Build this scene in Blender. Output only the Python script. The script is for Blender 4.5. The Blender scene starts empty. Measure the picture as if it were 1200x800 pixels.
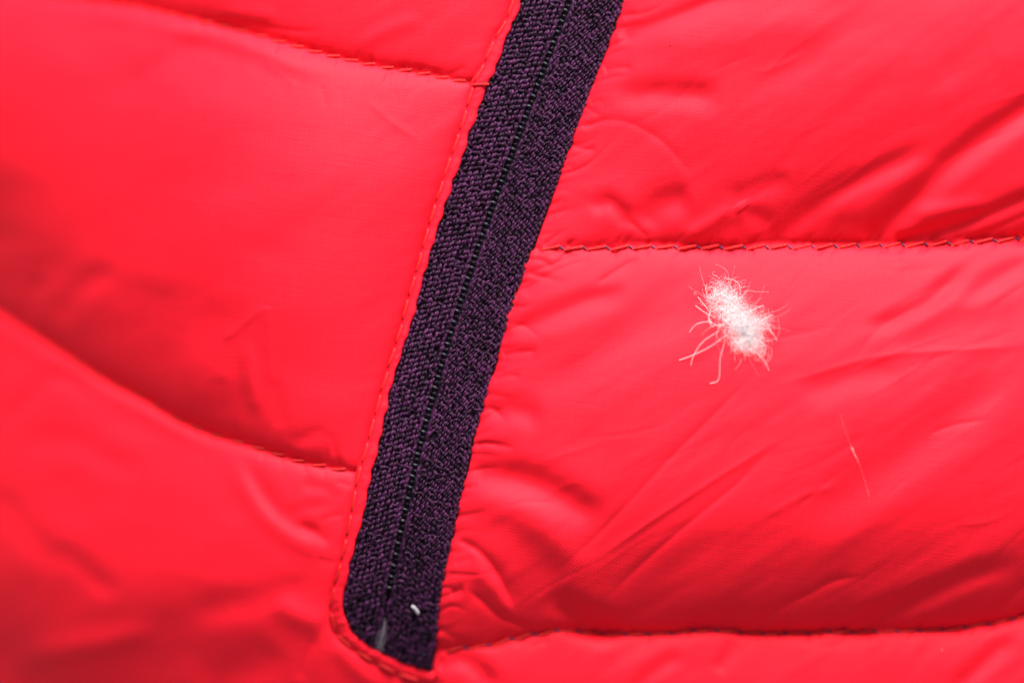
import bpy, math
import numpy as np

# ------------------------------------------------------------------ camera, light, exposure
S = 0.00015            # metres per photograph pixel on the plane of the jacket
D = 0.50               # camera height over the jacket
sc = bpy.context.scene
COL = sc.collection

cam_d = bpy.data.cameras.new('macro_camera')
cam_d.lens = 100.0; cam_d.sensor_width = 36.0
cam_d.clip_start = 0.02; cam_d.clip_end = 20.0
cam_d.dof.use_dof = True
cam_d.dof.focus_distance = D - 20 * S
cam_d.dof.aperture_fstop = 2.0
cam_d.dof.aperture_blades = 0
cam = bpy.data.objects.new('macro_camera', cam_d)
cam.location = (0, 0, D); cam.rotation_euler = (0, 0, 0)
COL.objects.link(cam); sc.camera = cam

w = bpy.data.worlds.new('World'); sc.world = w; w.use_nodes = True
bg = w.node_tree.nodes['Background']
bg.inputs['Color'].default_value = (0.93, 0.96, 1.0, 1)
bg.inputs['Strength'].default_value = 0.55

def area_lamp(name, loc, target, sx, sy, power, col):
    d = bpy.data.lights.new(name, 'AREA'); d.shape = 'RECTANGLE'
    d.size = sx; d.size_y = sy; d.energy = power; d.color = col
    o = bpy.data.objects.new(name, d); COL.objects.link(o)
    o.location = loc
    from mathutils import Vector
    v = Vector(target) - Vector(loc)
    o.rotation_euler = v.to_track_quat('-Z', 'Y').to_euler()
    return o
# one soft window-like light from the top, slightly right
area_lamp('window_lamp', (0.12, 0.80, 0.45), (0, 0, 0), 0.58, 0.38, 45.0, (1.0, 0.97, 0.95))

sc.view_settings.view_transform = 'Standard'
sc.view_settings.look = 'None'
sc.view_settings.exposure = 0.0
sc.view_settings.gamma = 1.0
sc.view_settings.use_curve_mapping = False
sc.cycles.max_bounces = 14
sc.cycles.diffuse_bounces = 10
sc.cycles.transmission_bounces = 10

rng = np.random.default_rng(7)

# ------------------------------------------------------------------ helpers
def tag(o, label=None, cat=None, group=None, kind=None):
    if label: o['label'] = label
    if cat: o['category'] = cat
    if group: o['group'] = group
    if kind: o['kind'] = kind
    return o

def make_mesh(name, v, f, smooth=True):
    v = np.asarray(v, dtype=np.float32).reshape(-1, 3)
    f = np.asarray(f, dtype=np.int32)
    k = f.shape[1]
    m = bpy.data.meshes.new(name)
    m.vertices.add(len(v)); m.vertices.foreach_set('co', v.ravel())
    m.loops.add(f.size); m.loops.foreach_set('vertex_index', f.ravel())
    m.polygons.add(len(f))
    m.polygons.foreach_set('loop_start', np.arange(0, f.size, k, dtype=np.int32))
    m.polygons.foreach_set('use_smooth', np.full(len(f), smooth, dtype=bool))
    m.update(calc_edges=True); m.validate()
    return m

def link(name, mesh, mat, parent=None):
    o = bpy.data.objects.new(name, mesh)
    if mat and not mesh.materials: mesh.materials.append(mat)
    COL.objects.link(o)
    if parent: o.parent = parent
    return o

def empty(name, loc=(0, 0, 0), parent=None):
    o = bpy.data.objects.new(name, None); COL.objects.link(o)
    o.location = loc; o.empty_display_size = 0.01
    if parent: o.parent = parent
    return o

def world(px, py, h):
    """photograph pixel + height in pixels over the jacket plane -> point in metres"""
    px = np.asarray(px, float); py = np.asarray(py, float); h = np.asarray(h, float)
    k = 1.0 - h * S / D
    return np.stack([(px - 600) * S * k, (400 - py) * S * k, h * S], axis=-1)

def spline(pts, step=4.0):
    p = np.asarray(pts, float)
    if len(p) == 2:
        n = max(2, int(np.hypot(*(p[1, :2] - p[0, :2])) / step) + 1)
        t = np.linspace(0, 1, n)[:, None]
        return p[0] * (1 - t) + p[1] * t
    q = np.vstack([2 * p[0] - p[1], p, 2 * p[-1] - p[-2]])
    out = []
    for i in range(1, len(q) - 2):
        a, b, c, d = q[i - 1], q[i], q[i + 1], q[i + 2]
        n = max(2, int(np.linalg.norm((c - b)[:2]) / step) + 1)
        t = np.linspace(0, 1, n, endpoint=False)[:, None]
        out.append(0.5 * (2 * b + (c - a) * t + (2 * a - 5 * b + 4 * c - d) * t * t + (3 * b - a - 3 * c + d) * t ** 3))
    out.append(p[-1:])
    return np.vstack(out)

def tubes(paths, rad, sides=5, cap=True):
    """paths (N,K,3), rad scalar or (N,K) -> verts, tri/quad faces (quads)"""
    P = np.asarray(paths, float)
    N, K, _ = P.shape
    R = np.broadcast_to(np.asarray(rad, float), (N, K))
    T = np.gradient(P, axis=1)
    T /= np.linalg.norm(T, axis=2, keepdims=True) + 1e-12
    ref = np.zeros_like(T); ref[..., 2] = 1
    bad = np.abs(T[..., 2]) > 0.95
    ref[bad] = (1, 0, 0)
    A = np.cross(T, ref); A /= np.linalg.norm(A, axis=2, keepdims=True) + 1e-12
    B = np.cross(A, T)
    ang = np.linspace(0, 2 * np.pi, sides, endpoint=False)
    V = P[:, :, None] + R[..., None, None] * (A[:, :, None] * np.cos(ang)[:, None] + B[:, :, None] * np.sin(ang)[:, None])
    idx = np.arange(N * K * sides).reshape(N, K, sides)
    a = idx[:, :-1]; b = idx[:, 1:]
    F = np.stack([a, np.roll(a, -1, 2), np.roll(b, -1, 2), b], -1).reshape(-1, 4)
    return V.reshape(-1, 3), F

def merge(parts):
    vs, fs, o = [], [], 0
    for v, f in parts:
        vs.append(v); fs.append(f + o); o += len(v)
    return np.vstack(vs), np.vstack(fs)

def vnoise(x, y, seed):
    r = np.random.default_rng(seed)
    G = r.uniform(-1, 1, (64, 64))
    xi = np.floor(x).astype(int); yi = np.floor(y).astype(int)
    fx = x - xi; fy = y - yi
    fx = fx ** 3 * (fx * (fx * 6 - 15) + 10); fy = fy ** 3 * (fy * (fy * 6 - 15) + 10)
    g = lambda a, b: G[a % 64, b % 64]
    return ((g(xi, yi) * (1 - fx) + g(xi + 1, yi) * fx) * (1 - fy)
            + (g(xi, yi + 1) * (1 - fx) + g(xi + 1, yi + 1) * fx) * fy)

def n1(x, seed):
    return vnoise(np.asarray(x, float), np.full(np.shape(x), 0.37), seed)

# ------------------------------------------------------------------ materials
def node_mat(name):
    m = bpy.data.materials.new(name); m.use_nodes = True
    return m, m.node_tree.nodes, m.node_tree.links, m.node_tree.nodes['Principled BSDF']

def mth(ns, lk, op, a, b=None, c=None):
    n = ns.new('ShaderNodeMath'); n.operation = op
    for i, v in enumerate((a, b, c)):
        if v is None: continue
        if isinstance(v, (int, float)): n.inputs[i].default_value = v
        else: lk.new(v, n.inputs[i])
    return n.outputs[0]

def fabric_mat():
    m, ns, lk, b = node_mat('red_nylon')
    tc = ns.new('ShaderNodeTexCoord')
    # slow drift of the weave, so that threads bend with the cloth
    dn = ns.new('ShaderNodeTexNoise'); dn.inputs['Scale'].default_value = 45; dn.inputs['Detail'].default_value = 1
    lk.new(tc.outputs['Object'], dn.inputs['Vector'])
    sb = ns.new('ShaderNodeVectorMath'); sb.operation = 'SUBTRACT'; sb.inputs[1].default_value = (.5, .5, .5)
    lk.new(dn.outputs['Color'], sb.inputs[0])
    sl = ns.new('ShaderNodeVectorMath'); sl.operation = 'SCALE'; sl.inputs['Scale'].default_value = 0.0022
    lk.new(sb.outputs[0], sl.inputs[0])
    ad = ns.new('ShaderNodeVectorMath'); ad.operation = 'ADD'
    lk.new(tc.outputs['Object'], ad.inputs[0]); lk.new(sl.outputs[0], ad.inputs[1])
    rt = ns.new('ShaderNodeVectorRotate'); rt.rotation_type = 'Z_AXIS'; rt.inputs['Angle'].default_value = math.radians(8)
    lk.new(ad.outputs[0], rt.inputs['Vector'])
    sp = ns.new('ShaderNodeSeparateXYZ'); lk.new(rt.outputs[0], sp.inputs[0])
    k = 2 * math.pi / 0.00050
    sx = mth(ns, lk, 'SINE', mth(ns, lk, 'MULTIPLY', sp.outputs['X'], k))
    sy = mth(ns, lk, 'SINE', mth(ns, lk, 'MULTIPLY', sp.outputs['Y'], k * 1.08))
    pr = mth(ns, lk, 'MULTIPLY', sx, sy)
    # irregular yarns: stretched noise both ways
    def streak(sc_):
        mp = ns.new('ShaderNodeMapping'); mp.inputs['Scale'].default_value = sc_
        lk.new(rt.outputs[0], mp.inputs['Vector'])
        nz = ns.new('ShaderNodeTexNoise'); nz.inputs['Scale'].default_value = 1; nz.inputs['Detail'].default_value = 2
        lk.new(mp.outputs[0], nz.inputs['Vector'])
        return nz.outputs['Fac']
    s1 = streak((110, 2600, 50)); s2 = streak((2600, 110, 50))
    st = mth(ns, lk, 'ADD', s1, s2)
    hgt = mth(ns, lk, 'ADD', mth(ns, lk, 'MULTIPLY', pr, 0.5), mth(ns, lk, 'MULTIPLY', st, 0.55))
    bp = ns.new('ShaderNodeBump'); bp.inputs['Strength'].default_value = 0.9; bp.inputs['Distance'].default_value = 0.00006
    lk.new(hgt, bp.inputs['Height'])
    # fine crumple of the thin nylon
    cn = ns.new('ShaderNodeTexNoise'); cn.inputs['Scale'].default_value = 260; cn.inputs['Detail'].default_value = 3
    mp2 = ns.new('ShaderNodeMapping'); mp2.inputs['Scale'].default_value = (0.5, 1.3, 1); mp2.inputs['Rotation'].default_value = (0, 0, math.radians(-32))
    lk.new(tc.outputs['Object'], mp2.inputs['Vector']); lk.new(mp2.outputs[0], cn.inputs['Vector'])
    bp2 = ns.new('ShaderNodeBump'); bp2.inputs['Strength'].default_value = 0.3; bp2.inputs['Distance'].default_value = 0.00018
    lk.new(cn.outputs['Fac'], bp2.inputs['Height']); lk.new(bp2.outputs[0], bp.inputs['Normal'])
    lk.new(bp.outputs[0], b.inputs['Normal'])
    mx = ns.new('ShaderNodeMix'); mx.data_type = 'RGBA'
    mx.inputs['A'].default_value = (0.64, 0.0034, 0.0145, 1); mx.inputs['B'].default_value = (0.73, 0.0105, 0.0245, 1)
    fac = mth(ns, lk, 'MULTIPLY_ADD', pr, 0.8, mth(ns, lk, 'MULTIPLY', st, 0.5))
    lk.new(fac, mx.inputs['Factor']); lk.new(mx.outputs['Result'], b.inputs['Base Color'])
    b.inputs['Roughness'].default_value = 0.54
    b.inputs['Specular IOR Level'].default_value = 0.09
    b.inputs['Sheen Weight'].default_value = 0.0
    b.inputs['Sheen Roughness'].default_value = 0.4
    return m

def yarn_mat(name, lo, hi, rough, bump=0.4, scale=9000, sheen=0.0):
    m, ns, lk, b = node_mat(name)
    g = ns.new('ShaderNodeNewGeometry')
    tc = ns.new('ShaderNodeTexCoord')
    nz = ns.new('ShaderNodeTexNoise'); nz.inputs['Scale'].default_value = scale; nz.inputs['Detail'].default_value = 2
    lk.new(tc.outputs['Object'], nz.inputs['Vector'])
    f = mth(ns, lk, 'MULTIPLY_ADD', nz.outputs['Fac'], 0.6, mth(ns, lk, 'MULTIPLY_ADD', g.outputs['Random Per Island'], 0.7, -0.15))
    if 'purple' in name:      # some yarns are pale, most are nearly black
        f = mth(ns, lk, 'POWER', mth(ns, lk, 'MAXIMUM', f, 0.0), 2.2)
    mx = ns.new('ShaderNodeMix'); mx.data_type = 'RGBA'; mx.clamp_factor = True
    mx.inputs['A'].default_value = (*lo, 1); mx.inputs['B'].default_value = (*hi, 1)
    lk.new(f, mx.inputs['Factor']); lk.new(mx.outputs['Result'], b.inputs['Base Color'])
    bp = ns.new('ShaderNodeBump'); bp.inputs['Strength'].default_value = bump; bp.inputs['Distance'].default_value = 0.00004
    lk.new(nz.outputs['Fac'], bp.inputs['Height']); lk.new(bp.outputs[0], b.inputs['Normal'])
    b.inputs['Roughness'].default_value = rough
    b.inputs['Specular IOR Level'].default_value = 0.2
    if 'tape' in name: b.inputs['Specular IOR Level'].default_value = 0.08
    if 'purple' in name: b.inputs['Specular Tint'].default_value = (1.0, 0.62, 1.0, 1)
    b.inputs['Sheen Weight'].default_value = sheen
    return m

def fluff_mat(name, col, trans):
    m, ns, lk, b = node_mat(name)
    g = ns.new('ShaderNodeNewGeometry')
    mx = ns.new('ShaderNodeMix'); mx.data_type = 'RGBA'
    mx.inputs['A'].default_value = (col[0] * .86, col[1] * .84, col[2] * .84, 1); mx.inputs['B'].default_value = (*col, 1)
    lk.new(g.outputs['Random Per Island'], mx.inputs['Factor'])
    lk.new(mx.outputs['Result'], b.inputs['Base Color'])
    b.inputs['Roughness'].default_value = 0.5
    tr = ns.new('ShaderNodeBsdfTranslucent'); lk.new(mx.outputs['Result'], tr.inputs['Color'])
    ms = ns.new('ShaderNodeMixShader'); ms.inputs[0].default_value = trans
    lk.new(b.outputs[0], ms.inputs[1]); lk.new(tr.outputs[0], ms.inputs[2])
    lk.new(ms.outputs[0], ns['Material Output'].inputs['Surface'])
    return m

M_RED = fabric_mat()
M_THREAD = yarn_mat('red_thread', (0.40, 0.004, 0.008), (0.56, 0.014, 0.016), 0.40, 0.3, 6000)
M_NAVY = yarn_mat('navy_thread', (0.010, 0.010, 0.035), (0.03, 0.025, 0.08), 0.45)
M_PURPLE = yarn_mat('purple_yarn', (0.0008, 0.0001, 0.0006), (0.080, 0.0150, 0.066), 0.38, 0.6, 8000, 0.0)
M_TAPE = yarn_mat('dark_tape_cloth', (0.0025, 0.001, 0.003), (0.006, 0.002, 0.006), 0.9, 0.5, 5000)
M_COIL = yarn_mat('black_nylon_coil', (0.005, 0.006, 0.009), (0.010, 0.012, 0.018), 0.2, 0.05, 3000)
M_DOWN = fluff_mat('white_down', (0.91, 0.87, 0.88), 0.5)
M_LINT = fluff_mat('grey_lint', (0.36, 0.32, 0.36), 0.3)
M_SPECK = yarn_mat('dark_speck', (0.02, 0.005, 0.006), (0.05, 0.01, 0.01), 0.7)

# ------------------------------------------------------------------ outlines read off the jacket (photograph pixels)
ST = np.array([(660, -200), (601, 0), (580, 45), (572, 59), (566, 77), (555, 97), (546, 127), (540, 147), (525, 192), (514, 225), (506, 252),
               (496, 284), (489, 312), (482, 335), (475, 361), (465, 398), (451, 442), (444, 467), (433, 507), (425, 537),
               (418, 562), (411, 600), (402, 647), (394, 677), (387, 703), (386, 720)], float)
CORNER = np.array([(386, 720), (393, 741), (405, 754), (422, 766), (442, 777), (462, 787), (484, 795), (508, 801)], float)
FOLD = np.array([(668, -200), (610, 2), (600, 27), (590, 55), (580, 82), (571, 100), (560, 132), (552, 152), (543, 180), (534, 203), (526, 229),
                 (517, 254), (507, 289), (496, 325), (487, 361), (475, 400), (465, 432), (457, 460), (452, 482), (444, 520),
                 (435, 560), (427, 597), (415, 642), (406, 682), (401, 708), (404, 724)], float)
FOLD_C = np.array([(404, 724), (411, 736), (421, 747), (433, 757), (446, 765), (466, 773), (486, 780), (509, 787)], float)
RE = np.array([(800, -200), (735, 0), (715, 46), (700, 88), (685, 126), (670, 167), (660, 198), (642, 246), (629, 287), (612, 328), (602, 357),
               (588, 400), (575, 450), (559, 507), (546, 560), (537, 600), (527, 650), (519, 697), (512, 742), (508, 790), (502, 840), (488, 1100)], float)
CE = np.array([(735, -200), (668, 0), (664, 10), (647, 51), (632, 92), (616, 132), (599, 187), (590, 212), (575, 252), (560, 294), (545, 340),
               (527, 390), (521, 411), (512, 441), (499, 491), (487, 542), (476, 592), (465, 651), (458, 685), (447, 740), (436, 800)], float)
fx = lambda poly: (lambda y: np.interp(y, poly[:, 1], poly[:, 0]))
def smooth_curve(P, deg, lo, hi):
    c = np.polynomial.Polynomial.fit(P[:, 1], P[:, 0], deg)
    y = np.arange(lo, hi + 1, 20.0)
    return np.stack([c(y), y], 1)
_r = smooth_curve(RE[RE[:, 1] <= 800], 4, -200, 780)
RE = np.vstack([_r, RE[RE[:, 1] > 800]])
CE = smooth_curve(CE, 4, -200, 800)
x_st, x_re = fx(spline(ST)), fx(spline(RE))
SEAM_A = np.array([(-300, -62), (-150, -36), (0, -14), (110, 1), (170, 10), (240, 26), (290, 38), (350, 55), (390, 66), (440, 77), (500, 87), (550, 97), (575, 101), (700, 120)], float)
SEAM_B = np.array([(-300, 190), (-120, 288), (0, 366), (56, 402), (112, 438), (169, 468), (208, 491), (248, 508), (293, 522), (349, 539), (416, 553), (500, 570)], float)
SEAM_C = np.array([(500, 289), (629, 290), (680, 291), (760, 289.5), (800, 290), (880, 290), (960, 289), (1000, 288), (1050, 287.5), (1100, 286), (1150, 283), (1200, 280), (1500, 262)], float)
SEAM_D = np.array([(480, 762), (507, 761), (567, 757), (593, 750), (633, 742), (660, 738), (687, 741), (733, 743), (783, 742), (817, 738), (867, 740), (900, 742), (965, 740), (1025, 740), (1100, 738), (1150, 732), (1200, 722), (1500, 650)], float)
SEAM_E = np.array([(-300, 930), (-100, 900), (100, 880), (250, 862), (400, 850), (520, 850)], float)
fy = lambda poly: (lambda x: np.interp(x, poly[:, 0], poly[:, 1]))
yA, yB, yC, yD, yE = [fy(spline(p, 8)) for p in (SEAM_A, SEAM_B, SEAM_C, SEAM_D, SEAM_E)]
y_corner = fy(np.vstack([[(385.9, 720)], CORNER[1:], [(512, 802)]]))

# ------------------------------------------------------------------ height of the cloth
STEP = 1.7
gx = np.arange(-190, 1390, STEP); gy = np.arange(-160, 970, STEP)
X, Y = np.meshgrid(gx, gy)

def inside_pocket(x, y, m=0.0):
    left = np.where(y <= 720, x > x_st(np.minimum(y, 720)) + m, x > 386 + m)
    low = y < np.where(x < 386, 720, y_corner(np.clip(x, 386, 512))) - m
    return left & low & (x < x_re(y) - m)

def panel_id(x, y):
    mid = np.where(y < 720, 0.5 * (x_st(np.minimum(y, 720)) + x_re(y)), x_re(y))
    L = x < mid
    pl = np.where(y < yA(x), 0, np.where(y < yB(x), 1, 2))
    pr = np.where(y < yC(x), 3, np.where(y < yD(x), 4, 5))
    return np.where(L, pl, pr)

def base(x, y):
    """the broad fall of the jacket away from the lens at its left, lower and right sides"""
    a = np.clip(430 - x, 0, None)
    b = np.clip(y - 560, 0, None)
    c = np.clip(x - 1090, 0, None)
    fa = np.where(a < 240, 0.5 * a * a / 240 * 0.72, 0.72 * (a - 120))
    fb = np.where(b < 200, 0.5 * b * b / 200 * 0.36, 0.36 * (b - 100))
    g = np.clip(130 - x, 0, None) ** 2 * 0.0017 * np.clip((y - 20) / 260, 0, 1) ** 2
    return -fa - fb - g - 0.0006 * c * c

def pillow():
    cs = 5.0
    cx = np.arange(-330, 1531, cs); cy = np.arange(-330, 1111, cs)
    CX, CY = np.meshgrid(cx, cy)
    fix = inside_pocket(CX, CY)
    pid = panel_id(CX, CY)
    e = np.zeros_like(fix)
    e[:, :-1] |= pid[:, :-1] != pid[:, 1:]; e[:-1] |= pid[:-1] != pid[1:]
    fix |= e
    left = CX < x_re(CY)
    fix |= left & (np.abs(CY - yE(CX)) < 4)
    fix |= (~left) & (np.abs(CY + 190) < 4)
    fix |= left & (np.abs(CY - (yA(CX) - 330)) < 4)
    fix |= (~left) & (np.abs(CY - (yD(CX) + 330)) < 4)
    u = np.zeros_like(CX); free = ~fix
    par = (np.add.outer(np.arange(len(cy)), np.arange(len(cx))) % 2).astype(bool)
    om = 1.93
    for it in range(520):
        for c in (par, ~par):
            p = np.pad(u, 1, mode='edge')
            r = 0.25 * (p[:-2, 1:-1] + p[2:, 1:-1] + p[1:-1, :-2] + p[1:-1, 2:]) + 1e-3
            k = c & free
            u[k] += om * (r[k] - u[k])
    H = [43, 52, 53, 60, 54, 48]
    h = np.zeros_like(u)
    for i in range(6):
        k = pid == i
        h[k] = H[i] * np.clip(u[k] / u[k].max(), 0, None) ** 0.80
    # C2 cubic B-spline up-sampling
    def wts(g, c0):
        q = (g - c0) / cs; i = np.floor(q).astype(int); t = q - i
        return i, np.stack([(1 - t) ** 3, 3 * t ** 3 - 6 * t ** 2 + 4, -3 * t ** 3 + 3 * t ** 2 + 3 * t + 1, t ** 3]) / 6
    ix, wx = wts(gx, cx[0]); iy, wy = wts(gy, cy[0])
    rows = sum(h[:, ix + k - 1] * wx[k] for k in range(4))
    return sum(rows[iy + k - 1] * wy[k][:, None] for k in range(4))

Hh = pillow()

def crease(pts, wd, s=0.5, kind='v', t0=0.25, t1=0.25, shoulder=0.35):
    """fold along a curve: kind v = furrow, r = ridge; wd half width, s steepness; t0/t1 fade lengths at its ends"""
    p = spline(pts, max(3.0, wd * 0.6))
    R = wd * 6
    i0, i1 = np.searchsorted(gx, [p[:, 0].min() - R, p[:, 0].max() + R])
    j0, j1 = np.searchsorted(gy, [p[:, 1].min() - R, p[:, 1].max() + R])
    if i1 <= i0 or j1 <= j0: return
    x = X[j0:j1, i0:i1]; y = Y[j0:j1, i0:i1]
    a = p[:-1]; b = p[1:]; ab = b - a
    L = np.hypot(ab[:, 0], ab[:, 1]); cum = np.concatenate([[0], np.cumsum(L)])
    best = np.full(x.shape, 1e9); tt = np.zeros(x.shape)
    for k in range(len(a)):
        t = np.clip(((x - a[k, 0]) * ab[k, 0] + (y - a[k, 1]) * ab[k, 1]) / (L[k] ** 2 + 1e-9), 0, 1)
        d2 = (x - a[k, 0] - t * ab[k, 0]) ** 2 + (y - a[k, 1] - t * ab[k, 1]) ** 2
        m = d2 < best
        best = np.where(m, d2, best); tt = np.where(m, (cum[k] + t * L[k]) / cum[-1], tt)
    sm = lambda q: np.clip(q, 0, 1) ** 2 * (3 - 2 * np.clip(q, 0, 1))
    env = np.ones_like(tt)
    if t0 > 0: env = env * sm(tt / t0)
    if t1 > 0: env = env * sm((1 - tt) / t1)
    A = s * wd * (0.8 if wd < 7 else 1.15) * (0.9 if p[:, 0].mean() < 420 else 1.3)
    if wd < 7:
        e = 0.3 * wd
        prof = np.exp(-(np.sqrt(best + e * e) - e) / wd) - 0.5 * shoulder * np.exp(-best / (2.6 * wd) ** 2)
    else:
        prof = np.exp(-best / (1.35 * wd) ** 2) - shoulder * np.exp(-best / (2.8 * wd) ** 2)
    Hh[j0:j1, i0:i1] += (-A if kind == 'v' else A) * env * prof

V = lambda pts, wd, s=0.5, **k: crease(pts, wd, s, 'v', **k)
Rg = lambda pts, wd, s=0.5, **k: crease(pts, wd, s, 'r', **k)

# --- right middle panel
V([(619, 320), (655, 307), (684, 296)], 3.5, .55, t0=.05)
V([(610, 347), (650, 318), (698, 301)], 6, .35, t0=.1)
V([(694, 336), (728, 314), (752, 300)], 5, .6)
V([(590, 392), (650, 369), (692, 352), (742, 341)], 10, .55, t0=.2)
V([(588, 417), (606, 413), (632, 411)], 4.5, .7, t0=.1)
V([(578, 445), (596, 440), (612, 441)], 4, .5, t0=.1)
V([(600, 385), (560, 400)], 8, .3)
V([(620, 480), (700, 420), (790, 355), (850, 312)], 22, .22)
V([(1004, 388), (1037, 379), (1083, 358), (1115, 330), (1143, 308)], 8.5, .55)
V([(1120, 352), (1150, 340), (1180, 320), (1215, 300)], 9, .4)
Rg([(1040, 385), (1110, 360), (1200, 338)], 12, .22)
Rg([(900, 455), (1000, 425), (1050, 415), (1120, 410), (1220, 404)], 5.5, .35)
V([(930, 465), (1000, 441), (1060, 428)], 14, .25)
V([(650, 672), (712, 615), (777, 545), (817, 505), (864, 458), (893, 428)], 4.5, .46)
Rg([(690, 662), (756, 615), (831, 566), (873, 540), (925, 508)], 4, .46)
V([(700, 712), (750, 662), (805, 615), (864, 566), (887, 542), (920, 512)], 5, .46)
Rg([(890, 610), (938, 582), (990, 565)], 5, .3)
V([(1085, 510), (1118, 498), (1160, 491)], 3.5, .45)
V([(925, 625), (1020, 560), (1107, 500), (1190, 425)], 22, .28)
V([(850, 460), (900, 380), (965, 310)], 7, .12)
V([(1020, 312), (1060, 318), (1120, 310)], 5, .15)
V([(1045, 313), (1058, 302)], 3, .3)
V([(540, 556), (580, 556), (625, 566), (675, 592), (715, 622)], 15, .5, t0=.15)
Rg([(545, 590), (600, 596), (650, 632), (690, 680)], 16, .30, t0=.2)
V([(588, 596), (615, 588), (652, 589)], 3, .35)
V([(556, 522), (575, 519), (606, 526)], 4, .7, t0=.1)
V([(565, 487), (600, 480), (640, 495)], 11, .35)
V([(534, 630), (562, 646), (582, 670), (597, 700), (612, 730)], 6.5, .75, t0=.08, t1=.4)
V([(530, 660), (555, 652)], 5, .4)
V([(546, 688), (567, 705), (587, 722), (630, 739)], 5, .75, t0=.2, t1=.1)
Rg([(550, 660), (580, 690), (605, 725)], 8, .3)
V([(638, 692), (668, 714), (700, 732), (740, 742)], 13, .6, t1=.3)
V([(512, 735), (535, 748), (560, 757)], 5, .5, t0=.05)
V([(526, 695), (545, 690)], 5, .5)
V([(872, 738), (920, 708), (950, 694), (977, 680), (1015, 674)], 5, .6, t0=.1)
V([(995, 732), (1040, 716), (1090, 695), (1135, 676), (1200, 655)], 10, .5, t0=.1)
V([(1150, 733), (1172, 713), (1205, 680)], 6, .5, t0=.05, t1=.1)
V([(800, 735), (840, 725), (880, 708)], 6, .35, t0=.1)
# --- right lower panel
V([(735, 815), (772, 782), (806, 765)], 8, .4)
V([(838, 790), (856, 762), (864, 745)], 8, .32)
V([(1110, 815), (1158, 772), (1190, 742)], 9, .6)
V([(508, 778), (540, 772), (566, 790), (580, 815)], 10, .6, t0=.1)
V([(617, 760), (645, 748)], 3.5, .4)
V([(700, 790), (740, 760), (770, 748)], 9, .2)
V([(960, 760), (1000, 750)], 4, .25)
# --- right upper panel
V([(722, 46), (750, 36), (790, 22), (830, 5), (870, -12)], 8, .6, t0=.1)
Rg([(735, 62), (800, 50), (900, 32), (1000, 22)], 22, .2)
V([(707, 83), (722, 80), (742, 79)], 4.5, .6, t0=.1)
V([(716, 122), (750, 111), (785, 110), (850, 112)], 12, .45)
V([(680, 148), (703, 142), (730, 142), (755, 152), (775, 165), (792, 182), (815, 212)], 5, .3, t0=.05)
V([(668, 170), (686, 175), (700, 174)], 3.5, .6, t0=.05)
V([(659, 196), (674, 194)], 3, .5, t0=.05)
V([(690, 122), (708, 117)], 4, .4)
V([(730, 22), (745, 14)], 4, .4)
V([(690, 250), (712, 238), (730, 252), (736, 272)], 9, .45)
V([(736, 256), (748, 268), (762, 280)], 4, .6)
V([(748, 268), (775, 240), (815, 232)], 15, .4)
Rg([(800, 282), (835, 260), (862, 242)], 7, .4)
V([(868, 252), (885, 252), (905, 266)], 9, .28)
V([(845, 235), (880, 225), (930, 205)], 10, .3)
Rg([(866, 238), (872, 246)], 8, .3)
V([(893, 289), (922, 268), (975, 232), (1030, 202), (1100, 168)], 11, .5, t0=.1)
V([(1005, 288), (1060, 246), (1110, 196), (1155, 160), (1230, 112)], 12, .65, t0=.1, t1=0)
Rg([(950, 260), (1040, 215), (1100, 180)], 14, .2)
V([(1045, 284), (1110, 268), (1160, 250), (1225, 222)], 7, .65, t0=.05, t1=0)
Rg([(1060, 252), (1110, 246), (1165, 236)], 8, .35)
V([(1130, 284), (1180, 262), (1230, 238)], 6, .5, t0=.05, t1=0)
V([(1100, 100), (1180, 70)], 30, .06)
# --- left upper panel
V([(235, 20), (300, 30), (347, 37), (385, 36)], 4.5, .55)
Rg([(255, 13), (300, 17), (330, 22)], 8, .3)
V([(455, 78), (480, 78), (515, 82)], 4, .4)
V([(520, 90), (548, 78)], 4, .4)
Rg([(410, 60), (450, 38), (500, 20)], 8, .2)
# --- left middle panel
Rg([(60, 8), (170, 25), (240, 42), (300, 58), (350, 78), (410, 88)], 9, .46)
Rg([(-60, 352), (56, 417), (112, 452), (169, 482), (208, 504), (248, 520), (293, 536)], 8, .42, t0=.05)
V([(290, 52), (240, 52), (200, 68), (165, 92), (130, 125)], 13, .32)
V([(290, 78), (250, 102), (220, 128)], 8, .14)
Rg([(305, 72), (335, 92), (350, 108)], 6, .2)
Rg([(425, 112), (455, 140), (495, 168)], 5, .22)
V([(378, 98), (381, 128)], 4, .25); V([(398, 100), (402, 126)], 4, .18)
V([(462, 102), (466, 130)], 3.5, .22); V([(478, 102), (474, 130)], 3.5, .18)
V([(28, 378), (38, 345), (48, 320)], 9, .4)
V([(62, 385), (85, 350), (105, 330), (140, 312)], 11, .32)
Rg([(256, 401), (280, 384), (312, 356)], 6, .42)
V([(262, 412), (274, 425), (280, 460), (286, 500)], 11, .16)
Rg([(288, 395), (293, 440), (300, 490)], 7, .32)
Rg([(312, 358), (315, 400), (316, 450)], 5, .4, t0=.05)
V([(318, 440), (324, 470), (330, 505)], 8, .25)
V([(255, 440), (262, 490)], 9, .12)
V([(340, 520), (370, 508), (385, 500)], 7, .25)
V([(385, 505), (395, 535)], 5, .3)
V([(410, 480), (408, 540)], 4, .2); V([(428, 460), (420, 500)], 3, .25)
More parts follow.
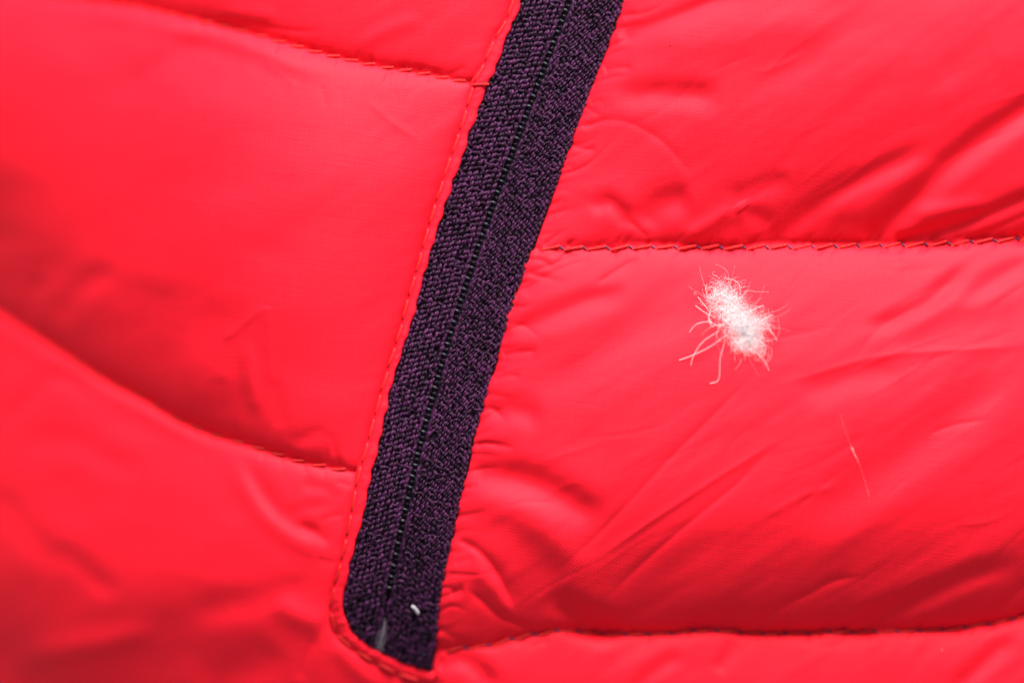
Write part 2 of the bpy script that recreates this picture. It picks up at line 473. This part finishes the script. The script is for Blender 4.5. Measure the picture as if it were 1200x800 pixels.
# --- left lower panel
V([(-10, 505), (30, 470), (63, 441), (100, 452), (120, 452)], 9, .6)
V([(20, 522), (80, 518), (130, 540), (175, 560)], 13, .36)
V([(-20, 570), (20, 605), (55, 645), (75, 680)], 14, .3)
V([(60, 630), (100, 668), (142, 702)], 10, .27)
Rg([(20, 768), (100, 756), (190, 736)], 11, .3)
V([(-20, 760), (20, 790), (50, 820)], 24, .26)
Rg([(268, 530), (286, 565), (308, 600), (345, 632), (400, 655)], 9, .36)
V([(284, 532), (306, 575), (336, 608), (392, 634)], 9, .42, shoulder=.2)
V([(330, 604), (365, 594), (402, 588)], 7, .32)
V([(345, 612), (372, 625), (388, 640)], 6, .5)
V([(372, 612), (388, 605), (405, 602)], 5, .5)
V([(392, 564), (408, 568), (414, 572)], 4, .5)
V([(350, 565), (385, 575), (400, 590)], 7, .35)
V([(205, 722), (290, 704), (345, 690), (385, 676)], 15, .25)
Rg([(318, 702), (350, 722), (384, 735)], 11, .4)
V([(372, 742), (360, 765), (350, 800)], 6, .4)
Rg([(388, 748), (420, 785), (455, 812)], 9, .35)
V([(230, 810), (300, 775), (330, 752)], 20, .22)
V([(370, 655), (395, 660)], 5, .4)

# --- stitched furrows and the puckers they pull into the cloth
def seam_fx(ys, poly, side, depth, wd, rip, reach, seed, pitch, lean):
    sl = np.gradient(ys(gx), gx)
    d = (Y - ys(gx)[None, :]) / np.sqrt(1 + sl ** 2)[None, :]
    k = side
    u = X + lean * np.abs(d) * np.sign(d)
    ph = 2 * np.pi * u / pitch
    ripv = (0.35 * np.cos(ph) + 0.9 * n1(u / (pitch * 0.8), seed) + 0.6 * n1(u / (pitch * 2.1), seed + 1))
    amp = 0.55 + 0.45 * n1(u / 60, seed + 2)
    env = np.exp(-np.abs(d) / reach) * (1 - np.exp(-(d / 5) ** 2))
    return np.where(k, -depth * np.exp(-np.abs(d) / wd) + rip * ripv * amp * env, 0)

leftmask = X < np.where(Y < 720, x_st(np.minimum(Y, 720)), x_re(Y))
Hh += seam_fx(yA, SEAM_A, leftmask, 6, 6, 1.5, 20, 11, 21, .5)
Hh += seam_fx(yB, SEAM_B, leftmask, 6.5, 6.5, 1.3, 22, 21, 24, -.3)
Hh += seam_fx(yC, SEAM_C, ~leftmask, 2.6, 5.5, 1.5, 17, 31, 26.5, .7)
Hh += seam_fx(yD, SEAM_D, ~leftmask, 5.5, 5.5, 1.6, 18, 41, 26.5, .6)
# puckers along the zip edge on the right and the topstitch on the left
eR = (X - x_re(Y)) * 0.96
vR = Y + 0.25 * eR
rp = 1.5 * n1(vR / 21, 51) + 1.0 * n1(vR / 11, 52) + 1.2 * n1(vR / 43, 53)
Hh += np.where(eR > -14, 1.0 * rp * np.exp(-np.clip(eR, 0, None) / 24) - 2.5 * np.exp(-np.clip(eR, 0, None) / 7), 0)
eL = (x_st(np.minimum(Y, 720)) - X) * 0.96
vL = Y - 0.25 * eL
rl = 0.8 * n1(vL / 20, 61) + 0.6 * n1(vL / 9, 62)
Hh += np.where((eL > -14) & (Y < 730), 0.8 * rl * np.exp(-np.clip(eL, 0, None) / 14), 0)
pr_ = np.random.default_rng(5)
y_ = -20.0
while y_ < 770:                                    # short sharp furrows running out from under the zip tape
    x0 = float(x_re(y_)) - 6
    ln = pr_.uniform(22, 50) if pr_.random() < .75 else pr_.uniform(50, 85)
    an = pr_.normal(-.10, .24)
    V([(x0, y_), (x0 + ln * .5, y_ + ln * .5 * math.sin(an)), (x0 + ln, y_ + ln * math.sin(an + pr_.normal(0, .22)))],
      pr_.uniform(2.2, 4.2), pr_.uniform(.4, 1.0), t0=.05, t1=.7)
    y_ += pr_.uniform(9, 24)
def pluck(ys, xa, xb, step, up, dn, lean, seed):
    r = np.random.default_rng(seed); x = xa
    while x < xb:
        for sg, (l0, l1), pb in ((-1, up, .8), (1, dn, .7)):
            if r.random() > pb: continue
            ln = r.uniform(l0, l1); xx = x + r.uniform(-6, 6); y0 = float(ys(xx))
            dx = sg * -lean * ln * r.uniform(.5, 1.5) + r.normal(0, 3)
            V([(xx, y0 + sg * 1.5), (xx + dx * .45, y0 + sg * ln * .55), (xx + dx, y0 + sg * ln)], r.uniform(1.9, 3.6), r.uniform(.4, 1.0), t0=.1, t1=.7)
        x += step * r.uniform(.75, 1.25)
pluck(yC, 640, 1320, 26.5, (10, 26), (8, 20), .9, 1)
pluck(yC, 652, 1320, 24, (8, 20), (7, 16), .7, 9)
pluck(yD, 530, 1320, 26.5, (9, 22), (9, 22), .8, 2)
pluck(yA, 330, 560, 21, (8, 18), (10, 24), .3, 3)
pluck(yB, 250, 410, 23, (12, 32), (10, 22), -.1, 4)
STC = np.vstack([ST[:-1], CORNER])
crease(STC, 4.5, .75, 'v', t0=0, t1=0, shoulder=.15)
dr_ = np.random.default_rng(23)
for _ in range(64):                                 # long thin creases of nylon, most running up to the right
    if _ < 46: x0, y0 = dr_.uniform(640, 1230), dr_.uniform(310, 700)
    else: x0, y0 = dr_.uniform(760, 1230), dr_.uniform(20, 250)
    an = math.radians(dr_.normal(-36, 13)); ln = dr_.uniform(50, 190); bo = dr_.normal(0, .06) * ln
    ux, uy = math.cos(an), math.sin(an)
    pt = [(x0 - ux * ln / 2, y0 - uy * ln / 2), (x0 - uy * bo, y0 + ux * bo), (x0 + ux * ln / 2, y0 + uy * ln / 2)]
    if any(abs(q[1] - float(yC(q[0]))) < 14 or q[0] < float(x_re(q[1])) + 20 for q in pt): continue
    crease(pt, dr_.uniform(1.8, 4.2), dr_.uniform(.08, .27), 'v' if dr_.random() < .6 else 'r', t0=.4, t1=.4)
V([(880, 295), (1000, 232), (1250, 110)], 38, .16, t1=0)
# crumple of thin cloth, long grain running up to the right
ca, sa = math.cos(math.radians(-33)), math.sin(math.radians(-33))
U = X * ca + Y * sa; W = -X * sa + Y * ca
nf = np.clip((X - 330) / 200, 0.15, 1.0)
Hh += 2.2 * vnoise(U / 150, W / 62, 71) + nf * (1.0 * vnoise(U / 80, W / 26, 72) + 0.30 * vnoise(U / 42, W / 11, 73))
lf = np.clip((430 - X) / 150, 0, 1)
Hh += lf * (2.6 * vnoise((X + .5 * Y) / 95, (Y - .3 * X) / 62, 75) + 0.5 * vnoise((X + .5 * Y) / 44, (Y - .3 * X) / 30, 76))
Hh += base(X, Y)

def zs(px, py):
    q = np.clip((np.asarray(px, float) - gx[0]) / STEP, 0, len(gx) - 2.001); r = np.clip((np.asarray(py, float) - gy[0]) / STEP, 0, len(gy) - 2.001)
    i = q.astype(int); j = r.astype(int); a = q - i; b = r - j
    return (Hh[j, i] * (1 - a) + Hh[j, i + 1] * a) * (1 - b) + (Hh[j + 1, i] * (1 - a) + Hh[j + 1, i + 1] * a) * b

# ------------------------------------------------------------------ the jacket
jacket = empty('puffer_jacket')
tag(jacket, 'red quilted puffer jacket with a dark purple pocket zip, filling the whole frame', 'jacket')

P3 = world(X, Y, Hh).reshape(-1, 3)
nx, ny = len(gx), len(gy)
idx = np.arange(nx * ny).reshape(ny, nx)
quads = np.stack([idx[1:, :-1], idx[1:, 1:], idx[:-1, 1:], idx[:-1, :-1]], -1)
xm = X[:-1, :-1] + STEP / 2; ym = Y[:-1, :-1] + STEP / 2
pid = panel_id(xm, ym)
cut = inside_pocket(xm, ym, 4.5)
for i in range(6):
    q = quads[(pid == i) & ~cut]
    used, inv = np.unique(q, return_inverse=True)
    link('quilted_panel', make_mesh('quilted_panel', P3[used], inv.reshape(-1, 4)), M_RED, jacket)

# --- welt: the folded strip of shell cloth between topstitch and zip
def arc(p):
    return np.concatenate([[0], np.cumsum(np.hypot(*np.diff(p[:, :2], axis=0).T))])
def resample(p, n):
    a = arc(p); t = np.linspace(0, a[-1], n)
    return np.stack([np.interp(t, a, p[:, k]) for k in range(p.shape[1])], 1)
PITCH = 29.0
nv = 640
s1 = resample(spline(ST, 3), nv); f1 = resample(spline(FOLD, 3), nv)
s2 = resample(spline(CORNER, 3), 150); f2 = resample(spline(FOLD_C, 3), 150)
sw = np.vstack([s1, s2[1:]]); fw = np.vstack([f1, f2[1:]])
sa_ = arc(sw)
ph = 2 * np.pi * sa_ / PITCH
dirw = fw - sw; lw = np.hypot(*dirw.T)[:, None]; dirw = dirw / lw
scal = (-0.8 * np.cos(ph) + 1.0 * n1(sa_ / 17, 81) + 0.8 * n1(sa_ / 7.5, 82))
prof = [(-.18, -4), (-.05, -2.2), (.06, -0.4), (.16, 2.2), (.28, 4.4), (.42, 5.6), (.58, 6.2), (.72, 6.3), (.84, 5.9), (.93, 4.9), (.985, 3.4), (1.0, 1.8), (.99, 0.2), (.9, -1.6), (.7, -2.5)]
rows = []
zbase = base(sw[:, 0], sw[:, 1])
puck = -1.3 * np.cos(ph) ** 3 + 1.1 * n1(sa_ / 9, 83)
for t, z in prof:
    k = max(0.0, min(1.0, t)) ** 1.5
    pt = sw + dirw * (lw * t + (scal * k)[:, None])
    zz = zbase + z * .72 + .6 * puck * (1 - abs(2 * max(0, min(1, t)) - 1)) * 0.9 + (z > 0) * 0.5 * n1(sa_ / 5 + t * 3, 84)
    rows.append(world(pt[:, 0], pt[:, 1], zz))
G = np.stack(rows, 1)                       # (n along, k across)
na, nk = G.shape[:2]
ii = np.arange(na * nk).reshape(na, nk)
wf = np.stack([ii[:-1, :-1], ii[1:, :-1], ii[1:, 1:], ii[:-1, 1:]], -1).reshape(-1, 4)
link('pocket_welt', make_mesh('pocket_welt', G, wf), M_RED, jacket)

# --- thread: one twisted two-ply stitch, shared by all
def rope(length, r_str, off, turns, lift, name, mat, sink=2.4):
    n = int(turns * 7) + 1
    t = np.linspace(0, 1, n)
    arcz = lift * np.sin(np.pi * t) ** 0.7 - sink * np.clip(np.abs(2 * t - 1) - 0.72, 0, None) / 0.28
    paths = []
    for k in (0, math.pi):
        a = 2 * np.pi * turns * t + k
        paths.append(np.stack([length * (t - .5), off * np.cos(a), arcz + off * np.sin(a)], 1))
    v, f = tubes(np.stack(paths) * S, r_str * S, 6)
    m = make_mesh(name, v, f); m.materials.append(mat)
    return m
STITCH_TOP = rope(24.5, 1.05, 0.75, 4.2, 1.4, 'topstitch', M_THREAD)
STITCH_Q = rope(25, 1.2, 1.0, 4.0, 1.1, 'quilt_stitch', M_THREAD)
STITCH_S = rope(19, 1.05, 0.8, 3.4, 1.0, 'small_stitch', M_THREAD)
BOB = rope(5.2, .75, 0.45, 1.3, 0.8, 'bobbin_loop', M_NAVY, sink=1.0)

def place(name, mesh, p0, p1, up=0.0, h=None, z=None):
    z0, z1 = (zs(*p0), zs(*p1)) if z is None else z
    a = world(p0[0], p0[1], z0 + up); b = world(p1[0], p1[1], z1 + up)
    d = b - a
    o = bpy.data.objects.new(name, mesh); COL.objects.link(o); o.parent = jacket
    o.location = (a + b) / 2
    o.rotation_euler = (0, -math.atan2(d[2], math.hypot(d[0], d[1])), math.atan2(d[1], d[0]))
    return o

# topstitch beside the zip and round its lower corner
L = sa_[-1]
for k in range(int(L // PITCH)):
    c = (k + 0.5) * PITCH
    if c > L - 12: break
    p = [(np.interp(q, sa_, sw[:, 0]), np.interp(q, sa_, sw[:, 1])) for q in (c - 11.5, c + 11.5)]
    if p[1][1] < -90: continue
    j = rng.uniform(-.6, .6, 2)
    p = [(p[0][0] + j[0] + 1.2, p[0][1]), (p[1][0] + j[1] + 0.4, p[1][1])]
    zz = [base(*p[0]) + 0.4, base(*p[1]) + 0.2]
    place('stitch', STITCH_TOP, p[0], p[1], 0.0, z=zz)
# quilting stitches
def quilt(ys, x0, x1, pitch, mesh, zig, navy, up, ln):
    x = x0
    while x < x1:
        dx = ln * pitch
        xa, xb = x + 1.5, x + dx
        j = rng.uniform(-.7, .7, 2)
        place('stitch', mesh, (xa, float(ys(xa)) + zig + j[0]), (xb, float(ys(xb)) - zig + j[1]), up)
        if navy:
            xn = x + pitch
            place('bobbin_loop', BOB, (xn - 2.6, float(ys(xn)) - zig * .9), (xn + 2.2, float(ys(xn)) + zig * .9), up + .6)
        x += pitch * rng.uniform(.97, 1.03)
quilt(yC, 632, 1330, 26.6, STITCH_Q, 2.4, True, 0.6, .95)
quilt(yD, 520, 1330, 26.6, STITCH_Q, 2.6, True, -0.6, .95)
quilt(yA, -60, 555, 21.0, STITCH_S, 2.2, False, -0.2, .95)
quilt(yA, 553, 572, 21.0, STITCH_S, 1.0, False, 6.0, .85)
quilt(yB, -60, 402, 23.5, STITCH_S, 2.4, False, 0.0, .88)

# ------------------------------------------------------------------ the zip
zipf = empty('zip_fastener', parent=jacket)
ce = resample(spline(CE, 3), 900)
sc_ = arc(ce)
tg = np.gradient(ce, axis=0); tg /= np.hypot(*tg.T)[:, None]
from numpy import convolve
ker = np.ones(61) / 61
tgs = np.stack([np.convolve(np.pad(tg[:, k], 30, mode='edge'), ker, 'valid') for k in (0, 1)], 1)
tgs /= np.hypot(*tgs.T)[:, None]
pp = np.stack([tgs[:, 1], -tgs[:, 0]], 1)            # points to the right of the zip
fold_s = spline(FOLD, 3); re_s = spline(RE, 3)
def hit(poly, sgn):
    out = np.zeros(len(ce))
    for k in range(len(ce)):
        rel = poly - ce[k]
        along = rel @ tgs[k]; acr = rel @ pp[k]
        o = np.argsort(along)
        out[k] = np.interp(0, along[o], acr[o])
    return out
fold_full = np.vstack([FOLD[:-1], [(392, 760), (380, 830)]])
wl = -hit(spline(fold_full, 3), -1); wr = hit(re_s, 1)
wr = np.convolve(np.pad(wr, 60, mode='edge'), np.ones(121) / 121, 'valid')
sE = np.interp(688, ce[:, 1], sc_)
def zpt(u, s, z):
    """u across the zip in pixels (right positive), s along it"""
    # below the last tooth the two tapes close up
    u = u - np.sign(u) * 3.3 * np.clip((s - sE - 6) / 14, 0, 1) * np.exp(-np.abs(u) / 16)
    cx_ = np.interp(s, sc_, ce[:, 0]); cy_ = np.interp(s, sc_, ce[:, 1])
    px_ = np.interp(s, sc_, pp[:, 0]); py_ = np.interp(s, sc_, pp[:, 1])
    x = cx_ + u * px_; y = cy_ + u * py_
    yc = np.interp(x, FOLD_C[:, 0], FOLD_C[:, 1])
    drop = np.where(x < 512, np.clip((y - yc) / 4, 0, 1), 0) + np.where(y < 724, np.clip((x_fold(y) - x) / 4, 0, 1), 0)
    return world(x, y, base(x, y) + z - 6 * np.clip(drop, 0, 1))
x_fold = fx(spline(FOLD, 3))
S0 = np.interp(-110, ce[:, 1], sc_); S1 = np.interp(786, ce[:, 1], sc_)
def tape_z(u, half):
    q = np.clip(np.abs(u) / half, 0, 1)
    return -1.5 + 1.2 * np.sin(np.pi * np.clip(q, 0, 1)) - 1.6 * np.exp(-(np.abs(u) / 5) ** 2) - 1.2 * (np.abs(q) > .97)
ss = np.arange(S0, S1, 4.0)
for side in (-1, 1):
    cols = []
    if side > 0:
        us = np.array([3.6, 4.0, 5, 8, 14, 22, 30, 38, 46, 52, 56, 58]) / 58
    else:
        us = np.array([3.6, 4.0, 5, 8, 14, 22, 30, 38, 46, 52, 58, 66]) / 58
    Wd = np.interp(ss, sc_, wr if side > 0 else wl)
    for q in us:
        u = q * Wd
        zz = tape_z(u, Wd) - (3.0 if q < 0.047 else 0)
        if side > 0 and q > .995: u = u + 0.6; zz = zz - 0.6
        cols.append(zpt(side * u, ss, zz))
    if side > 0:
        cols.append(zpt(Wd + 1.0, ss, -2.2)); cols.append(zpt(Wd - 3, ss, -4.5))
    G = np.stack(cols, 1); na, nk = G.shape[:2]
    ii = np.arange(na * nk).reshape(na, nk)
    f = np.stack([ii[:-1, :-1], ii[1:, :-1], ii[1:, 1:], ii[:-1, 1:]], -1).reshape(-1, 4)
    if side > 0: f = f[:, ::-1]
    link('zip_tape', make_mesh('zip_tape', G, f), M_TAPE, zipf)

# dark pocket lining under the zip
us = np.linspace(-50, 50, 9)
G = np.stack([zpt(np.full_like(ss, u), ss, -9.0) for u in us], 1); na, nk = G.shape[:2]
ii = np.arange(na * nk).reshape(na, nk)
f = np.stack([ii[:-1, :-1], ii[1:, :-1], ii[1:, 1:], ii[:-1, 1:]], -1).reshape(-1, 4)
link('zip_lining', make_mesh('zip_lining', G, f), M_TAPE, zipf)

# knitted yarn on the tapes: chains of loops along the tape, laid-in yarn across it
ROW = 6.65
rows_s = np.arange(S0, S1, ROW)
def yarns(side):
    out = []
    Wm = 62.0
    cp = 5.8 if side > 0 else 7.4
    ncol = 10 if side > 0 else 9
    gr = 1.0 if side > 0 else 1.25
    for c in range(ncol):
        q0 = 6.5 + c * cp
        if side > 0 and c == ncol - 1: q0 = 57.3
        Wd = np.interp(rows_s, sc_, wr if side > 0 else wl)
        scale = Wd / 60.5
        for leg in (-1, 1):
            n = len(rows_s)
            j = lambda a: rng.normal(0, a, n)
            s = rows_s + (ROW * .5 if c % 2 else 0) + j(.45)
            q = q0 + j(.4)
            t = np.linspace(-1, 1, 6)[None, :]
            slant = (1.25 if leg > 0 else 0.55) * (1 + j(.2))
            wid = leg * 1.3 * gr
            u = (q[:, None] + wid * np.cos(t * 1.25) + slant[:, None] * t * (0.9 if side > 0 else -0.9) ) * scale[:, None]
            sv = s[:, None] - t * ROW * (0.50 + j(.05)[:, None]) + leg * .7
            z = tape_z(u, Wd[:, None]) + 0.9 + 1.9 * np.cos(t * 1.5) + j(.4)[:, None]
            r = gr * (1.05 + j(.15))[:, None] * np.cos(t * 0.75)
            keep = (u.max(1) < Wd + (1.2 if side > 0 else 9)) & (rng.random(n) > (.05 if c < ncol - 1 else 0))
            P = zpt(side * u, sv, z)
            out.append(tubes(P[keep], np.clip(r[keep], .5, None) * S, 5))
        # laid-in yarn, short floats across to the next chain
        n = len(rows_s)
        j = lambda a: rng.normal(0, a, n)
        for rep in range(1):
            s = rows_s + ROW * .5 + j(.5)
            t = np.linspace(-1, 1, 5)[None, :]
            ln = cp * (.62 + .1 * j(1.0))
            u = (q0 + cp * .5 + j(.4))[:, None] * scale[:, None] + t * ln[:, None]
            sv = s[:, None] + t * (0.9 * (1 if c % 2 else -1) + j(.5)[:, None])
            z = tape_z(u, Wd[:, None]) + 0.7 + 1.5 * np.cos(t * 1.5) + j(.6)[:, None]
            keep = (u.max(1) < Wd + (0.4 if side > 0 else 9)) & (u.min(1) > 3.2) & (rng.random(n) > .4)
            P = zpt(side * u, sv, z)
            out.append(tubes(P[keep], .9 * S, 5))
    # cord that closes over the coil
    for dq, rr in ((4.9, 1.35), (6.7, 1.2)):
        s = np.arange(S0, S1, 1.6)
        a = 2 * np.pi * s / 13.3
        u = dq + 0.55 * np.cos(a) + 0.25 * rng.normal(size=len(s)) * .6
        z = -0.4 + 0.5 * np.sin(a + dq)
        # cut in pieces so that every float is a yarn of its own
        m = 9; k = len(s) // m
        U_ = u[:k * m].reshape(k, m); S_ = s[:k * m].reshape(k, m); Z_ = z[:k * m].reshape(k, m)
        rad = rr * np.sin(np.linspace(.25, np.pi - .25, m)) ** .35
        Z_ = Z_ + 0.9 * np.sin(np.linspace(0, np.pi, m))
        S_ = S_ + (np.linspace(-1, 1, m) * 1.2)[None]
        out.append(tubes(zpt(side * U_, S_, Z_), np.broadcast_to(rad * S, (k, m)), 5))
    return merge(out)
for side in (-1, 1):
    v, f = yarns(side)
    o = link('knit_yarn', make_mesh('knit_yarn', v, f), M_PURPLE, zipf)
    o['kind'] = 'stuff'

# coil teeth between the tapes
TP = 13.35
def tooth_mesh():
    t = np.linspace(-1, 1, 9)
    p = np.stack([4.4 * np.sin(t * 1.4), np.zeros(9), 2.6 * np.cos(t * 1.5)], 1)[None]
    v, f = tubes(p * S, 1.35 * S, 8)
    p2 = np.stack([3.6 * np.sin(t * 1.4) , 6.6 + 1.0 * t, 1.0 * np.cos(t * 1.5) - 2.0], 1)[None]
    v2, f2 = tubes(p2 * S, 1.2 * S, 8)
    vv, ff = merge([(v, f), (v2, f2)])
    m = make_mesh('coil_tooth', vv, ff); m.materials.append(M_COIL); return m
TM = tooth_mesh()
sE = np.interp(688, ce[:, 1], sc_)
for k in range(int((sE - S0) / TP) + 1):
    s = sE - k * TP
    a = zpt(-3, s, -2.9); b = zpt(3, s, -2.9); d = b - a
    o = bpy.data.objects.new('coil_tooth', TM); COL.objects.link(o); o.parent = zipf
    o.location = (a + b) / 2
    o.rotation_euler = (0, 0, math.atan2(d[1], d[0]) - 0.10 + rng.normal(0, .04))

# ------------------------------------------------------------------ down, lint and dust lying on the jacket
def strand(pts, n=24):
    """pts (px, py, height over the cloth) -> smooth path in metres"""
    p = resample(spline(np.asarray(pts, float), 1.0), n)
    return world(p[:, 0], p[:, 1], zs(p[:, 0], p[:, 1]) + p[:, 2])

def clump(spine, n, spread, length, rad, up, seed, curl=1.0):
    r = np.random.default_rng(seed)
    sp = resample(np.asarray(spine, float), 60)
    K = 11
    c = sp[r.integers(0, 60, n)]
    st = c[:, :2] + r.normal(0, 1, (n, 2)) * spread
    z = np.abs(r.normal(0, 1, n)) * up * c[:, 2] + .8
    ang = r.uniform(0, 2 * np.pi, n); L = length * r.lognormal(0, .45, n)
    dz = r.normal(0, .45, n)
    turn = r.normal(0, 1, n) * curl; turn2 = r.normal(0, 1, n) * curl * 1.3
    t = np.linspace(0, 1, K)
    A = ang[:, None] + turn[:, None] * t * 1.6 + turn2[:, None] * np.sin(t * 5.0)[None] * .35
    step = (L / (K - 1))[:, None]
    x = st[:, :1] + np.cumsum(np.cos(A) * step, 1); y = st[:, 1:] + np.cumsum(np.sin(A) * step, 1)
    h = z[:, None] + dz[:, None] * L[:, None] * t * .5
    h = np.abs(h - .6) + .6
    h = np.minimum(h, 22)
    P = world(x, y, zs(x, y) + h)
    R = rad * r.uniform(.7, 1.3, n)[:, None] * (1 - .6 * t)[None]
    return tubes(P, R * S, 3)

def cen(px, py): return tuple(world(px, py, float(zs(px, py))))

def under(root, o):
    """parent keeping the geometry where it is"""
    o.parent = root
    o.matrix_parent_inverse.identity()
    o.location = tuple(-v for v in root.location)

down = empty('down_tuft', cen(862, 372))
tag(down, 'white fluffy tuft of down lying on the right red panel below the stitched seam', 'down feather')
spine = [(848, 352, .8), (855, 361, 1.0), (865, 373, 1.15), (875, 383, 1.3), (883, 391, 1.0)]
core = merge([
    clump(spine, 640, 6.0, 11, .11, 3.5, 1, 1.7),
    clump([(858, 366, 1.0), (868, 378, 1.4), (884, 387, 1.2)], 520, 6.2, 11, .14, 3.0, 2, 1.9),
    clump([(864, 394, 1), (876, 402, 1), (886, 400, 1)], 420, 6.0, 11, .13, 3.5, 3, 1.7),
    clump([(834, 346, .8), (848, 345, .8), (862, 352, .8)], 320, 6.5, 11, .12, 3.0, 4, 1.9),
    clump(spine, 130, 8, 19, .11, 4.0, 5),
    clump([(892, 371, .8), (895, 381, .8)], 90, 4.5, 9, .11, 5.0, 6, 1.6)])
o = link('barb_mass', make_mesh('barb_mass', *core), M_DOWN); under(down, o); o['kind'] = 'stuff'
strays = [
    ([(851, 327, 3), (859, 328, 6), (866, 333, 8), (868, 345, 6)], .5),
    ([(796, 422, .8), (814, 415, 4), (832, 406, 6), (852, 392, 6)], .62),
    ([(809.5, 428, .8), (813, 416, 4), (824, 400, 7), (842, 388, 6)], .6),
    ([(832, 449, .7), (840, 447, .9), (843, 440, 1.5), (844, 420, 4), (850, 398, 6)], .55),
    ([(808, 389, .8), (816, 380, 6), (830, 377, 9), (842, 382, 6)], .6),
    ([(815, 358, 2), (826, 366, 5), (836, 371, 5)], .5),
    ([(818, 348, 2), (826, 358, 4), (833, 367, 4)], .45),
    ([(898, 381, 4), (906, 391, 3), (910.5, 399, 1)], .5),
    ([(888, 398, 5), (896, 404, 4), (898, 411, 1)], .48),
    ([(880, 408, 5), (894, 420, 3), (901, 434, .8)], .5),
    ([(895, 358, 4), (886, 361, 6), (878, 366, 7)], .5),
    ([(834, 378, 5), (831, 373, 6), (833, 366, 7), (840, 362, 6)], .5),
    ([(836, 383, 2), (833, 380, 4), (830, 372, 5), (834, 360, 6)], .42),
    ([(906, 369, 3), (898, 372, 5), (890, 377, 6)], .45)]
for pts, r in strays:
    v, f = tubes(strand(pts)[None], np.linspace(r * .5, r * .3, 24)[None] * S, 5)
    under(down, link('stray_barb', make_mesh('stray_barb', v, f), M_DOWN))

zz = lambda x, y: base(x, y) + 2.5
# white fleck and grey wisp on the lower end of the zip
p = spline([(482, 709.5, 0), (485, 711.5, 0), (488.2, 715, 0), (490.5, 719.5, 0)], .8)
path = world(p[:, 0], p[:, 1], base(p[:, 0], p[:, 1]) + 4.6)
t = np.linspace(0, 1, len(p))
rad = 2.3 * np.clip(1 - (2 * t - 1) ** 6, .15, 1) ** .5 * (1 + .12 * n1(t * 7, 5))
v, f = tubes(path[None], rad[None] * S, 9)
o = link('lint_fleck', make_mesh('lint_fleck', v, f), M_LINT)
tag(o, 'small pale grain of lint near the bottom right of the purple zip tape', 'lint')

r = np.random.default_rng(12)
ps = []
for k in range(26):
    a = r.normal(0, 1); b = r.normal(0, 1)
    pts = np.array([(451 + .8 * a, 722 + abs(r.normal(0, 9))), (449.5 + 1.5 * b, 738 + 3 * b), (446 + 1.8 * a + 2.2 * b, 750 + 2 * a), (446 + 2.2 * a - 2.6 * b, 764 - abs(r.normal(0, 7)))])
    q = resample(spline(pts, 2), 12)
    ps.append(world(q[:, 0], q[:, 1], base(q[:, 0], q[:, 1]) + 3.6 + r.uniform(0, 2.6) + 1.2 * n1(np.linspace(0, 3, 12) + k, 3)))
v, f = tubes(np.stack(ps), .09 * S, 3)
o = link('lint_wisp', make_mesh('lint_wisp', v, f), M_LINT)
tag(o, 'thin grey wisp of fuzz caught at the lower left corner of the zip', 'lint')

pts = [(985, 486, .5), (990, 503, .6), (996, 519, .9), (1001, 531, .9), (1008, 546, .7), (1019, 582, .5)]
pth = strand(pts, 60)
t = np.linspace(0, 1, 60)
rad = .035 + .3 * np.exp(-((t - .42) / .025) ** 2) + .2 * np.exp(-((t - .5) / .05) ** 2)
v, f = tubes(pth[None], rad[None] * S, 5)
o = link('loose_fibre', make_mesh('loose_fibre', v, f), M_DOWN)
tag(o, 'single hair thin white fibre lying on the red panel right of the down tuft', 'fibre')

def speck(name, x, y, r_, mat, label):
    rr = np.random.default_rng(int(x))
    p = np.array([(x - r_, y, .3), (x - r_ * .3, y + .2, .6), (x + r_ * .4, y - .2, .6), (x + r_, y + .3, .3)])
    v, f = tubes(strand(p, 6)[None], np.array([.15, .8, 1, .95, .7, .15])[None] * r_ * .9 * S, 6)
    o = link(name, make_mesh(name, v, f), mat); tag(o, label, 'dust speck')
speck('dust_speck', 786, 53, 1.1, M_SPECK, 'tiny dark speck on the upper right red panel, beside the zip')
speck('dust_speck', 1104, 761, .7, M_LINT, 'tiny pale speck on the red panel at the bottom right, below the seam')
